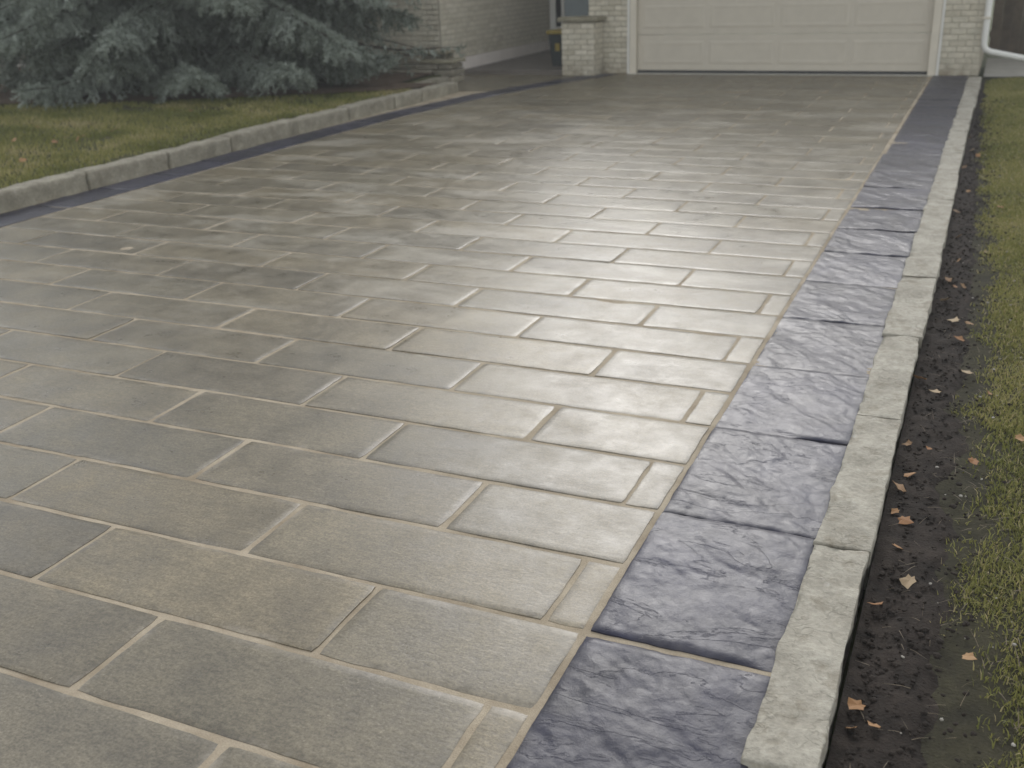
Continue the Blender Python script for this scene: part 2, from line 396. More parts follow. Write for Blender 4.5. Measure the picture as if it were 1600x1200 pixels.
def jig(o, t=.16, dz=.0010):
    o.rotation_euler = (rad(random.gauss(0, t)), rad(random.gauss(0, t*.5)), rad(random.gauss(0, .12))); o.location.z += random.uniform(-dz, dz)
def in_view(x0, x1, y):
    # plan wedge of the picture with a margin of more than a step
    d = y - CAM.y
    return x1 > 5.2 - 1.14*d - 1.6 and d > 0.3
stuff_q = []
def add_slab(q, full=False):
    a = np.array(q); c = a.mean(0)
    if full:
        o = link('paving_slab', random.choice(variants), MT['slab'], dw, (c[0], c[1], 0))
        if random.random() < .5: o.rotation_euler.z = math.pi
        z = o.rotation_euler.z; jig(o); o.rotation_euler.z += z
    else:
        me, c = slab_mesh('cut_slab', q, max(6, int(abs(q[1][0]-q[0][0])*18)), 9, seed=random.random()*50, wob=.0055)
        o = link('cut_slab' , me, MT['slab'], dw, (c[0], c[1], 0)); jig(o)
nslab = 0
n = -5
while Y0 + n*CW < YE - .05:
    ya, yb = Y0+n*CW, min(Y0+(n+1)*CW, YE)
    off = 3.715 if n % 2 == 0 else 4.222
    xs = [XB]; x = off
    while x > xe(ya)+.15: xs.append(x + (random.gauss(0, .004))); x -= SL
    for r, l in zip(xs, xs[1:]+[None]):
        gj_r = GJ if r != XB else GJ*.8
        if l is None:
            q = [(xe(ya)+GJ, ya+GJ), (r-gj_r, ya+GJ), (r-gj_r, yb-GJ), (xe(yb)+GJ, yb-GJ)]
            add_slab(q); 
        else:
            q = [(l+GJ, ya+GJ), (r-gj_r, ya+GJ), (r-gj_r, yb-GJ), (l+GJ, yb-GJ)]
            if l < 0 and not in_view(l, r, ya): stuff_q.append(q); continue
            if not in_view(l, r, ya): stuff_q.append(q); continue
            if r == XB and off == 4.222:
                q[0] = (l+.005, ya+GJ*.7); q[3] = (l+.005, yb-GJ*.7); add_slab(q)
            elif r == XB: add_slab(q)
            else: add_slab(q, abs((yb-ya)-CW) < .01)
        nslab += 1
    n += 1
# walkway to the porch, same slabs, behind the left-hand border
BW = .40
n = int(math.ceil((-2.72-Y0)/CW))
while Y0 + n*CW < -.30:
    ya, yb = Y0+n*CW, min(Y0+(n+1)*CW, -.28)
    xr = min(xe(ya), xe(yb)) - BW - .05 ; xr_a, xr_b = xe(ya)-BW-.03, xe(yb)-BW-.03
    off = 3.715 if n % 2 == 0 else 4.222
    x = off
    while x > xr - .1: x -= SL
    cuts = [None]
    ra, rb = xr_a, xr_b
    while True:
        l = max(x, -2.86)
        q = [(l+GJ, ya+GJ), (ra-GJ, ya+GJ), (rb-GJ, yb-GJ), (l+GJ, yb-GJ)]
        if ra-l > .1: add_slab(q)
        if l <= -2.86: break
        ra = rb = l; x -= SL
    n += 1
# slabs behind the viewer / beyond the frame's side: one joined part
if stuff_q:
    V, F = [], []
    for q in stuff_q:
        b = len(V); V += [(x, y, 0) for x, y in q] + [(x, y, -.03) for x, y in q]
        F += [(b, b+1, b+2, b+3)] + [(b+i, b+4+i, b+4+(i+1) % 4, b+(i+1) % 4) for i in range(4)]
    o = link('paving', mesh_np('paving', V, F), MT['slab'], dw); o['kind'] = 'stuff'

# black border slabs, right: riven slate faces
def cleft(scale=1.):
    def f(x, y):
        a = .8; xr = x*math.cos(a)-y*math.sin(a); yr = x*math.sin(a)+y*math.cos(a)
        wv = fbm(xr*2.6+9, yr*9.0+9, 2., 6)
        t = wv*5.0; fl = np.floor(t); fr = t-fl
        ter = (fl + np.clip((fr-.88)/.12, 0, 1))/5.0
        big = fbm(x*2.2+5, y*2.2, 4., 3)-.5
        return scale*(.009*(ter-.5) + .012*big + .013*(fbm(xr*5+3, yr*9, 11., 4)-.5) + .0030*(fbm(x*26, y*26, 7., 3)-.5))
    return f
bj = [-15.48, -14.785, -14.09, -13.39, -12.69, -11.985, -11.31, -10.64, -10.0, -9.395, -8.735, -8.0, -7.345, -6.56, -5.98, -5.46, -4.8, -4.12, -3.43, -2.75, -2.07, -1.39, -.72, YE]
wide = {-14.09: .011, -10.64: .009, -10.0: .010, -9.395: .010}
for a, b in zip(bj, bj[1:]):
    ga, gb = wide.get(a, .0022), wide.get(b, .0022)
    x0 = XB + .012 + (.0 if a < -7 else .02)
    far = a > -8
    me, c = slab_mesh('border_slab', [(x0, a+ga), (4.845, a+ga), (4.845, b-gb), (x0, b-gb)], 20 if far else 64, 26 if far else 88, wob=.005, bev=.007, drop=.004, relief=cleft(1.), seed=random.random()*60)
    o = link('border_slab', me, MT['black'], dw, (c[0], c[1], .007)); o.rotation_euler.x = rad(random.gauss(.15, .4)); o.rotation_euler.y = rad(random.gauss(0, .3))
# black border, left, following the bend
y = -13.0
while y < -.15:
    y1 = min(y+.68, YE)
    q = [(xe(y)-BW, y+.005), (xe(y)-.012, y+.005), (xe(y1)-.012, y1-.005), (xe(y1)-BW, y1-.005)]
    me, c = slab_mesh('border_slab', q, 18, 24, wob=.005, bev=.008, drop=.004, relief=cleft(.6), seed=random.random()*60)
    o = link('border_slab', me, MT['black'], dw, (c[0], c[1], .006)); o.rotation_euler.x = rad(random.gauss(0, .3))
    y = y1

# ------------------------------------------------------------------ kerbs
def stone(name, a, b, res=.03, amp=.008, bev=.012, mat=None, parent=None, seed=0., fine=.35, taper=None):
    """rough hewn block between corners a and b"""
    a, b = Vector(a), Vector(b); c = (a+b)/2; d = (b-a)
    bm = bmesh.new(); bmesh.ops.create_cube(bm, size=1, matrix=Matrix.Diagonal((d.x, d.y, d.z, 1)))
    bmesh.ops.bevel(bm, geom=list(bm.edges), offset=bev, segments=2, affect='EDGES', profile=.5)
    for ax in range(3):
        cuts = max(0, min(40, int(d[ax]/res)-1)); h = d[ax]/2 - bev
        for i in range(cuts):
            t = -h + 2*h*(i+1)/(cuts+1); nrm = Vector([0, 0, 0]); nrm[ax] = 1; p = nrm*t
            bmesh.ops.bisect_plane(bm, geom=list(bm.verts)+list(bm.edges)+list(bm.faces), plane_co=p, plane_no=nrm, dist=1e-5)
    bm.normal_update()
    sv = Vector((seed*3.7, seed*1.3, seed*2.1))
    off = []
    for v in bm.verts:
        p = v.co + sv
        off.append(v.normal*(amp*(noise.noise(p*5)*1.1 + noise.noise(p*13)*.7 + fine*noise.noise(p*34)) - amp*.4))
    for v, o_ in zip(bm.verts, off): v.co += o_
    me = bpy.data.meshes.new(name); bm.to_mesh(me); bm.free()
    return link(name, me, mat, parent, c, smooth=True)
rk = empty('stone_kerb', (4.92, -7.5, 0))
tag(rk, 'straight flush kerb of pale chiselled limestone along the right black border', 'kerb', 'stone kerbs along the driveway')
rj = [-15.55, -14.43, -13.44, -12.43, -11.45, -10.45, -9.48, -8.42, -7.45, -6.45, -5.45, -4.45, -3.45, -2.45, -1.45, -.35]
for i, (a, b) in enumerate(zip(rj, rj[1:])):
    wd = random.uniform(-.008, .008); dz = -.03 if i == 0 else random.uniform(-.003, .003)
    o = stone('kerb_stone', (4.828+random.uniform(-.002, .004), a+.0006, -.12), (5.0+wd, b-.0006, .024+dz), 0.018 if b < -10.5 else .04, .0105, .006, MT['kerb'], None, i+1.5)
    o.parent = rk; o.location = o.location - rk.location
lk = empty('stone_kerb', (-1.83, -7.0, 0))
tag(lk, 'raised kerb of rough grey stone blocks holding the left lawn', 'kerb', 'stone kerbs along the driveway')
lj = [-14.0, -12.9, -11.8, -10.72, -9.65, -8.64, -7.72, -6.55, -5.49, -4.42, -3.72, -2.62]
for i, (a, b) in enumerate(zip(lj, lj[1:])):
    dx = random.uniform(-.012, .012)
    o = stone('kerb_stone', (-1.965+dx, a+.008, -.12), (-1.775+dx, b-.006, .16+random.uniform(-.012, .012)), .04, .012, .022, MT['kerb_l'], None, i+31.5)
    o.parent = lk; o.location = o.location - lk.location

for i, (a, b) in enumerate((((-2.50, -2.80, -.12), (-1.975, -2.63, .10)), ((-2.66, -2.62, -.12), (-2.50, -2.05, .10)), ((-2.65, -2.04, -.12), (-2.49, -1.50, .10)))):
    o = stone('kerb_stone', a, b, .05, .010, .02, MT['kerb_l'], None, i+61.5); o.parent = lk; o.location = o.location - lk.location
# ------------------------------------------------------------------ lawns, soil, mulch
def lz(x, y): return .105 + .03*np.clip((-2-x)/4, 0, 1) - .4*((np.asarray(y) > -2.66) & (np.asarray(x) > -2.58))
lawn_l = sheet('lawn', [(-30, -14.2, 0), (-1.93, -14.2, 0), (-1.93, -.98, 0), (-30, -.98, 0)], 280, 100, MT['turf'], .018, 1.6, zfun=lz)
tag(lawn_l, 'lawn behind the raised left kerb in front of the spruce', 'lawn')
mul = [(-12, -5.2), (-9, -5.9), (-7.0, -5.95), (-6.0, -5.75), (-5.2, -5.5), (-4.4, -4.95), (-3.5, -4.45), (-2.9, -4.15), (-2.4, -3.75), (-2.0, -3.2)]
def mulch_edge(x): return np.interp(x, [p[0] for p in mul], [p[1] for p in mul])
nu, nv = 90, 30
xsm = np.linspace(-12, -2.0, nu); V = []
for j in range(nv):
    t = j/(nv-1)
    for x in xsm:
        y0 = float(mulch_edge(x)) + .12*(noise.noise((x*3, 0, 0))); yb_ = -1.0 if x < -2.68 else -2.80; y0 = min(y0, yb_-.02); V.append((x, y0 + (yb_-y0)*t, 0))
V = np.array(V); V[:, 2] = lz(V[:, 0], V[:, 1]) + .024 + .02*(fbm(V[:, 0]*6, V[:, 1]*6, 9.)) + .018*(fbm(V[:, 0]*1.6, V[:, 1]*1.6, 3.3)-.5)*2
i = (np.arange(nv-1)[:, None]*nu + np.arange(nu-1)[None, :]).ravel()
mo = link('planting_bed', mesh_np('planting_bed', V, np.stack([i, i+1, i+nu+1, i+nu], 1)), MT['mulch'], None, smooth=True)
tag(mo, 'brown needle covered bed under the blue spruce', 'planting bed', kind='structure')
def rz(x, y): return -.045 + .04*np.clip((x-5.03)/.4, 0, 1)
lawn_r = sheet('lawn', [(5.0, -18.4, 0), (12, -18.4, 0), (12, 0.0, 0), (5.0, 0.0, 0)], 160, 360, MT['turf_r'], .014, 3.0, zfun=rz)
tag(lawn_r, 'patchy lawn to the right of the straight kerb', 'lawn')
# dark soil trench beside the kerb: narrow ribbon with ragged edge
nu, nv = 26, 420; ys = np.linspace(-18.0, -.5, nv); V = []
for yy in ys:
    wdt = float(np.interp(yy, [-18, -14, -11, -8, -4, -.5], [.24, .23, .22, .17, .10, .05])) + .10*(noise.noise((yy*2.6, 4, 0))) + .05*noise.noise((yy*9, 1, 0))
    for k in range(nu): V.append((5.0 + max(.03, wdt)*k/(nu-1), yy, 0))
V = np.array(V); kk = np.tile(np.linspace(0, 1, nu), nv)
V[:, 2] = rz(V[:, 0], V[:, 1]) + .010 - .03*np.clip((kk-.75)/.25, 0, 1) + .026*(fbm(V[:, 0]*22, V[:, 1]*22, 9.)-.35) + .014*(fbm(V[:, 0]*3, V[:, 1]*3, 3.3)-.5)*2
i = (np.arange(nv-1)[:, None]*nu + np.arange(nu-1)[None, :]).ravel()
so_ = link('soil_strip', mesh_np('soil_strip', V, np.stack([i, i+1, i+nu+1, i+nu], 1)), MT['soil'], None, smooth=True)
tag(so_, 'strip of dark bare soil along the right kerb', 'soil', kind='structure')
# soil clods
def scatter_lumps(name, pts, sizes, mat, parent=None):
    base = []; ico = bmesh.new(); bmesh.ops.create_icosphere(ico, subdivisions=1, radius=1)
    bv = np.array([v.co[:] for v in ico.verts]); bf = np.array([[v.index for v in f.verts] for f in ico.faces]); ico.free()
    n = len(pts); S = rng.uniform(.6, 1.3, (n, 1, 3))*np.array([1, 1, .6]); J = rng.uniform(.75, 1.2, (n, len(bv), 1))
    V = bv[None]*J*S*np.array(sizes)[:, None, None]; a = rng.uniform(0, 6.28, n); ca, sa = np.cos(a)[:, None], np.sin(a)[:, None]
    V = np.stack([V[..., 0]*ca-V[..., 1]*sa, V[..., 0]*sa+V[..., 1]*ca, V[..., 2]], -1) + np.array(pts)[:, None, :]
    F = bf[None] + (np.arange(n)*len(bv))[:, None, None]
    return link(name, mesh_np(name, V.reshape(-1, 3), F.reshape(-1, 3)), mat, parent, smooth=True)
N = 4200; yy = -15.5 + 13*rng.random(N)**1.5; xx = 5.02 + np.abs(rng.normal(0, .13, N))
zz = rz(xx, yy) + .018
cl = scatter_lumps('soil_clods', np.column_stack([xx, yy, zz]), rng.uniform(.002, .011, N)*rng.uniform(.5, 1.1, N), MT['soil'])
tag(cl, 'dark crumbs of soil scattered beside the right kerb', 'soil', kind='stuff')
N = 200; yy = -14.8 + 9*rng.random(N)**1.6; xx = 5.12 + rng.random(N)**.8*.55
pb = scatter_lumps('pebbles', np.column_stack([xx, yy, rz(xx, yy)+.02]), rng.uniform(.0025, .007, N), MT['pebble'])
tag(pb, 'pale grit and tiny stones scattered over the right lawn', 'grit', kind='stuff')

def blades(name, x, y, z, h, wd, lean, tint, mat):
    n = len(x); a = rng.uniform(0, 2*np.pi, n); ld = rng.uniform(0, 2*np.pi, n)
    wx, wy = np.cos(a)*wd/2, np.sin(a)*wd/2; lx, ly = np.cos(ld)*lean*h, np.sin(ld)*lean*h
    V = np.zeros((n, 5, 3))
    V[:, 0] = np.stack([x-wx, y-wy, z], 1); V[:, 1] = np.stack([x+wx, y+wy, z], 1)
    m = .55
    V[:, 2] = np.stack([x+wx*.8+lx*.3, y+wy*.8+ly*.3, z+h*np.where(lean > 1.15, .12, m)], 1); V[:, 3] = np.stack([x-wx*.8+lx*.3, y-wy*.8+ly*.3, z+h*np.where(lean > 1.15, .12, m)], 1)
    V[:, 4] = np.stack([x+lx, y+ly, z+h*np.where(lean > 1.15, .15, np.sqrt(np.clip(1-.5*lean**2, .25, 1)))], 1)
    b = np.arange(n)*5
    F = np.concatenate([np.stack([b, b+1, b+2], 1), np.stack([b, b+2, b+3], 1), np.stack([b+3, b+2, b+4], 1)])
    me = mesh_np(name, V.reshape(-1, 3), F)
    at = me.attributes.new('tint', 'FLOAT', 'POINT'); at.data.foreach_set('value', np.repeat(tint, 5).astype(np.float32))
    return link(name, me, mat)
# right lawn grass
N = 420000
t = rng.random(N); yy = -15.6 + 15.4*t**1.7; xx = 5.06 + 1.7*rng.random(N)**1.5
d = xx - 5.05
patch = fbm(xx*3.2, yy*3.2, 21.)*.65 + fbm(xx*11, yy*11, 5.)*.35
soilw = np.interp(yy, [-16, -11, -8, -4, 0], [.22, .20, .15, .06, .03])
keep = (patch + 1.0*np.clip((d-soilw)/.35, -1, .75) + rng.normal(0, .12, N) - .10*np.clip((-12.6-yy)/1.5, 0, 1)) > .57
xx, yy = xx[keep], yy[keep]; n = len(xx)
tint = np.clip(fbm(xx*2, yy*2, 8.)*.9 - .1 + rng.normal(0, .16, n), 0, 1); tint = np.where(rng.random(n) < .10, rng.uniform(.75, 1, n), tint)
dist = (yy+16.3)
gr = blades('grass', xx, yy, rz(xx, yy)-.004, rng.uniform(.010, .032, n), np.clip(.0022+.0006*dist, .0025, .011), rng.uniform(.2, 1.1, n), tint, MT['grass'])
tag(gr, 'thin short grass growing over the soil right of the kerb', 'grass', kind='stuff')
N = 1500; yy = -15.2 + 11*rng.random(N)**1.6; xx = 5.05 + .75*rng.random(N)
sw_ = blades('straw', xx, yy, rz(xx, yy)+rng.uniform(.006, .02, N), rng.uniform(.015, .05, N), np.full(N, .003), rng.uniform(1.2, 2.2, N), rng.uniform(.7, 1, N), MT['straw'])
tag(sw_, 'dead straw and leaf crumbs strewn over the soil beside the right kerb', 'litter', kind='stuff')
# left lawn grass
N = 150000
xx = rng.uniform(-11, -1.98, N); yy = rng.uniform(-11.8, -1.2, N)
me_ = mulch_edge(np.clip(xx, -12, -2.0)) + .25*(fbm(xx*3, yy*3, 2.)-.5)
keep = (yy < me_ + np.abs(rng.normal(0, .06, N))) 
keep &= ~((yy > -2.72) & (xx > -2.62))
keep &= (fbm(xx*2.5, yy*2.5, 31.) + rng.normal(0, .08, N) + .55*np.clip((-2.22-xx)/.25, -1, 0)) > .30
xx, yy = xx[keep], yy[keep]; n = len(xx)
tint = np.clip(fbm(xx*1.8, yy*1.8, 8.)*1.5 - .35 + rng.normal(0, .15, n), 0, 1)
gl = blades('grass', xx, yy, lz(xx, yy)-.006 + .018*(fbm(xx*1.6, yy*1.6, 3.3)-.5)*2, rng.uniform(.03, .065, n), np.full(n, .011), rng.uniform(.2, .9, n), tint, MT['grass'])
tag(gl, 'short mown grass of the left lawn before the spruce', 'grass', kind='stuff')

# ------------------------------------------------------------------ house
house = empty('brick_house', (0, 0, 0))
tag(house, 'cream painted brick house with a wide beige garage door and recessed porch', 'house')
BL, BH, BM_ = .215, .078, .010      # brick length, course height, joint
def brick_wall(name, P0, du, L, z0, z1, out, solid_to, mat=MT['brick'], zcut=1.35, ucut=None, depth=.03, phase=0):
    """mortar face + bricks proud of it. P0 corner at floor, du unit along wall, out unit normal (plan)."""
    P0 = np.array(P0, float); du = np.array(du, float); out_ = np.array(out, float)
    w_ = MB(); a = P0; b = P0 + du*L; c = b - out_*solid_to; d = a - out_*solid_to
    pts = [(*p, z) for z in (z0, z1) for p in (a, b, c, d)]
    w_.poly(pts, [(0, 1, 2, 3), (4, 5, 6, 7), (0, 1, 5, 4), (1, 2, 6, 5), (2, 3, 7, 6), (3, 0, 4, 7)])
    wall = w_.build(name, MT['mortar'], house)
    cache = {}; SV, SF = [], []
    ncr = int((z1-z0)/BH)
    for r in range(ncr):
        u = -((r+phase) % 2)*BL/2
        while u < L-.01:
            a0, a1 = max(u, 0), min(u+BL, L); u += BL
            if a1-a0 < .04: continue
            ln = a1-a0-BM_; zc = z0 + r*BH + BH/2; uc = (a0+a1)/2
            pc = P0 + du*uc
            hx, hy, hz = ln/2, depth/2, (BH-BM_)/2
            if zc < zcut and (ucut is None or ucut[0] <= uc <= ucut[1]):
                key = round(ln, 3)
                if key not in cache:
                    m = MB(); m.box((-hx, -hy, -hz), (hx, hy, hz), 0)
                    bmesh.ops.bevel(m.bm, geom=list(m.bm.edges), offset=.005, segments=1, affect='EDGES')
                    bmesh.ops.recalc_face_normals(m.bm, faces=m.bm.faces)
                    me = bpy.data.meshes.new('brick'); m.bm.to_mesh(me); m.bm.free(); cache[key] = me
                o = link('brick', cache[key], mat, wall)
                p = pc + out_*(-.006 + random.uniform(-.002, .003)); o.location = (p[0], p[1], zc)
                o.rotation_euler.z = math.atan2(du[1], du[0])
            else:
                p = pc + out_*.0
                o0 = len(SV)
                for sx, sy, sz in ((-1, -1, -1), (1, -1, -1), (1, 1, -1), (-1, 1, -1), (-1, -1, 1), (1, -1, 1), (1, 1, 1), (-1, 1, 1)):
                    q = p + du*hx*sx + out_*(hy*sy*.6); SV.append((q[0], q[1], zc+hz*sz))
                SF += [tuple(o0+i for i in f) for f in ((0, 3, 2, 1), (4, 5, 6, 7), (0, 1, 5, 4), (1, 2, 6, 5), (2, 3, 7, 6), (3, 0, 4, 7))]
    if SV:
        if du[0]*out_[1]-du[1]*out_[0] < 0: SF = [f[::-1] for f in SF]
        o = link('brickwork', mesh_np('brickwork', SV, SF), mat, wall); o['kind'] = 'stuff'
    return wall
GH = 2.15
# garage front: pier left of the door, pier right, lintel band
brick_wall('garage_wall', (-.76, 0), (1, 0), .68, 0, 2.75, (0, -1), .25)
brick_wall('garage_wall', (4.42, 0), (1, 0), .53, 0, 2.75, (0, -1), .25)
brick_wall('garage_wall', (-.08, 0), (1, 0), 4.50, GH+.12, 2.75, (0, -1), .25, zcut=0)
brick_wall('garage_wall', (4.95, .25), (0, 1), 6.2, 0, 2.75, (1, 0), .2, zcut=0)
brick_wall('garage_wall', (-.76, .25), (0, 1), 3.4, 0, 2.75, (-1, 0), .2, zcut=0)
# left wing: side wall facing the porch, front wall behind the spruce
WX, WY, PB = -2.90, -.92, 3.65
FZ = .26
brick_wall('side_wall', (WX, WY), (0, 1), PB-WY, FZ, 5.3, (1, 0), .25, ucut=(0, 2.3))
brick_wall('front_wall', (-17.0, WY), (1, 0), 17.0+WX-.03, FZ, 5.3, (0, -1), .25, ucut=(12.1, 14.1))
MB().box((WX-.25, WY+.02, -.1), (WX+.022, PB, FZ-.003)).build('foundation', MT['foundation'], house)
MB().box((-17, WY-.020, -.1), (WX-.27, WY+.2, FZ-.003)).build('foundation', MT['foundation'], house)
# porch back wall, door, floor slab
MB().box((WX, PB, 0), (-.76, PB+.2, 2.75)).build('porch_wall', MT['brick'], house)
MB().box((WX+.025, -.26, -.05), (-1.10, 1.2, .075), .006).build('porch_floor', MT['porch'], house)
MB().box((-1.098, .02, -.05), (-.80, 1.2, .072), .006).build('porch_floor', MT['porch'], house)
MB().box((WX+.025, 1.203, -.05), (-.80, PB-.002, .078), .006).build('porch_floor', MT['porch'], house)
fd = MB().box((-2.86, PB-.08, .08), (-2.74, PB-.003, 2.3)).box((-2.62, PB-.08, .08), (-2.555, PB-.003, 2.3)).box((-1.62, PB-.08, .08), (-1.5, PB-.003, 2.3)).box((-2.74, PB-.08, .08), (-2.62, PB-.003, .50)).box((-2.74, PB-.08, 2.2), (-1.62, PB-.003, 2.3)).build('front_door', MT['white'], house)
MB().box((-2.737, PB-.05, .503), (-2.623, PB-.03, 2.19)).build('sidelight_pane', MT['darkglass'], fd)
MB().box((-2.552, PB-.06, .10), (-1.623, PB-.02, 2.19)).build('door_leaf', MT['bluedoor'], fd)
for zz0 in (.25, 1.2): MB().box((-2.42, PB-.075, zz0), (-1.75, PB-.062, zz0+.75), .01).build('door_panel', MT['bluedoor'], fd)
MB().tube([(-1.72, PB-.06, 1.05), (-1.72, PB-.13, 1.05)], .03).build('door_knob', MT['trim'], fd)
# garage door: frame, four sections with long embossed panels, bottom seal
gd = MB().box((-.08, -.03, .0), (.02, .10, GH+.12), .006).box((4.29, -.03, .0), (4.40, .10, GH+.12), .006).box((.022, -.028, GH), (4.288, .10, GH+.12), .006).build('garage_door', MT['trim'], house)
MB().box((-.115, -.05, 0), (-.083, -.0, GH+.15), .004).build('brick_mould', MT['white'], gd)
MB().box((4.403, -.05, 0), (4.433, -.0, GH+.15), .004).build('brick_mould', MT['white'], gd)
sh = (GH-.05)/4
for r in range(4):
    z0, z1 = .05+r*sh, .05+(r+1)*sh-.006
    s = MB().box((.024, .06, z0), (4.286, .10, z1), .004).build('door_section', MT['door'], gd)
    pw = (4.262-.08*5)/4
    for q in range(4):
        xa = .024+.08+q*(pw+.08)
        m = MB()
        # embossed frame: raised field with sloped rim
        xi, xo, za, zb = xa, xa+pw, z0+.09, z1-.09
        pts = []
        for ins, yv in ((0, .0592), (.018, .055), (.05, .055), (.062, .0572)):
            pts += [(xi+ins, yv, za+ins), (xo-ins, yv, za+ins), (xo-ins, yv, zb-ins), (xi+ins, yv, zb-ins)]
        fs = []
        for k in range(3):
            for j in range(4): fs.append((k*4+j, k*4+(j+1) % 4, (k+1)*4+(j+1) % 4, (k+1)*4+j))
        fs.append((12, 13, 14, 15)); m.poly(pts, fs).build('panel', MT['door'], s)
MB().box((.024, .05, .004), (4.286, .095, .046), .008).build('bottom_seal', MT['seal'], gd)
thr = MB().box((-.08, -.055, -.06), (4.41, .30, .008), .003).build('threshold', MT['path'], house)
# white low window behind the spruce
wd_ = MB().box((-7.95, WY-.05, .46), (-6.95, WY-.022, .52)).box((-7.95, WY-.05, 1.0), (-6.95, WY-.022, 1.06)).box((-7.95, WY-.05, .523), (-7.89, WY-.022, .997)).box((-7.01, WY-.05, .523), (-6.95, WY-.022, .997)).build('window', MT['white'], house)
MB().box((-7.888, WY-.035, .523), (-7.012, WY-.024, .997)).build('pane', MT['darkglass'], wd_)
MB().box((-8.0, WY-.12, .39), (-6.9, WY-.02, .457), .008).build('sill', MT['white'], wd_)
# roofs: eaves, gables and slopes (unseen above the frame, garage ridge raised to cut the far paving's sheen)
def hip(name, x0, x1, y0, y1, ze, zr, ov=.55):
    x0 -= ov; x1 += ov; y0 -= ov; y1 += ov
    m = MB(); w2 = (y1-y0)/2; ym = (y0+y1)/2
    ins = min(w2, (x1-x0)/2-.1)
    pts = [(x0, y0, ze), (x1, y0, ze), (x1, y1, ze), (x0, y1, ze), (x0+ins, ym, zr), (x1-ins, ym, zr)]
    m.poly(pts, [(0, 1, 5, 4), (1, 2, 5), (2, 3, 4, 5), (3, 0, 4), (0, 3, 2, 1)])
    rf = m.build(name, MT['roof'], house)
    f = MB()
    f.box((x0-.02, y0-.025, ze-.17), (x1+.02, y0-.002, ze+.01)).box((x0-.02, y1+.002, ze-.17), (x1+.02, y1+.025, ze+.01)).box((x0-.025, y0, ze-.17), (x0-.002, y1, ze+.01)).box((x1+.002, y0, ze-.17), (x1+.025, y1, ze+.01))
    f.build('fascia', MT['white'], rf)
    MB().box((x0, y0, ze-.03), (x1, y1, ze-.006)).build('soffit', MT['soffit'], rf)
    return rf
hip('roof', -.76, 5.0, 0, 8.5, 2.80, 7.0)
MB().box((WX+.03, 2.5, 2.60), (-1.34, 9.0, 2.78)).build('porch_roof', MT['soffit'], house)  # unseen; set back to leave more light on the side wall
hip('roof', -17, WX, WY, 9.0, 5.36, 8.0)
# downspout at the garage's right corner
dsp = MB().tube([(4.97, -.075, 2.7), (4.975, -.075, .42), (5.0, -.075, .36), (5.06, -.077, .325), (5.9, -.10, .155)], .042, 12).build('downspout', MT['white'], house, True)
for zz0 in (.75, 1.9): MB().box((4.92, -.125, zz0), (5.02, -.028, zz0+.03)).build('strap', MT['trim'], dsp)

# low brick pier with stone cap before the porch
pier = empty('brick_pier', (-.74, -.27, 0)); tag(pier, 'low cream brick pier with a brown stone cap left of the garage door', 'pier')
px0, px1, py0, py1, pz = -1.07, -.52, -.40, -.03, .80
core = MB().box((px0+.012, py0+.012, -.05), (px1-.012, py1, pz)).build('core', MT['mortar'], pier); core.location = -pier.location
for r in range(int(.80/BH)):
    zc = r*BH + BH/2
    for face in range(3):
        L = (px1-px0) if face == 0 else (py1-py0-.05); u = -(r % 2)*BL/2 if face == 0 else -((r+1) % 2)*BL/2
        while u < L-.01:
            a0, a1 = max(u, 0), min(u+BL, L); u += BL
            if a1-a0 < .04: continue
            m = MB(); h = (a1-a0-BM_)/2
            m.box((-h, -.02, -(BH-BM_)/2), (h, .02, (BH-BM_)/2), .005)
            uc = (a0+a1)/2
            loc = [(px0+uc, py0+.02, zc), (px0+.0185, py0+.05+uc, zc), (px1-.0185, py0+.05+uc, zc)][face]
            o = m.build('brick', MT['brick'], pier); o.location = Vector(loc) + Vector((random.uniform(-.001, .001), random.uniform(-.003, .001), 0)) - pier.location
            if face: o.rotation_euler.z = math.pi/2
o = stone('cap_stone', (px0-.05, py0-.05, pz+.002), (px1+.06, py1+.02, pz+.072), .04, .006, .012, MT['capstone'], None, 77.)
o.parent = pier; o.location = o.location - pier.location

# stepped dry stone wall by the corner of the left wing
sw = empty('stone_wall', (-2.8, -1.3, 0)); tag(sw, 'low stepped dry stone wall by the house corner beside the walkway', 'stone wall')
def sws(nm, a, b, mt, sd):
    o = stone(nm, a, b, .05, .010, .015, mt, None, sd); o.parent = sw; o.location = o.location - sw.location
k = 0
for z0, z1, x1 in ((-.02, .085, -2.45), (.088, .185, -2.43), (.188, .27, -2.46)):
    x = -4.3 + random.uniform(0, .2)
    while x < x1-.06:
        xx1 = min(x + random.uniform(.28, .5), x1)
        if x1-xx1 < .12: xx1 = x1
        sws('wall_stone', (x, -1.48+random.uniform(-.01, .01), z0), (xx1-.008, -1.06, z1), MT['wallstone'], k+.5); x = xx1; k += 1
sws('cap_stone', (-3.0, -1.50, .273), (-2.42, -1.04, .335), MT['capstone'], 60.5)
sws('wall_stone', (-3.42, -1.44, .273), (-3.01, -1.06, .40), MT['wallstone'], 61.5)
sws('wall_stone', (-3.0, -1.36, .328), (-2.62, -1.06, .405), MT['wallstone'], 62.5)
sws('cap_stone', (-3.5, -1.44, .408), (-2.56, -1.03, .455), MT['capstone'], 63.5)

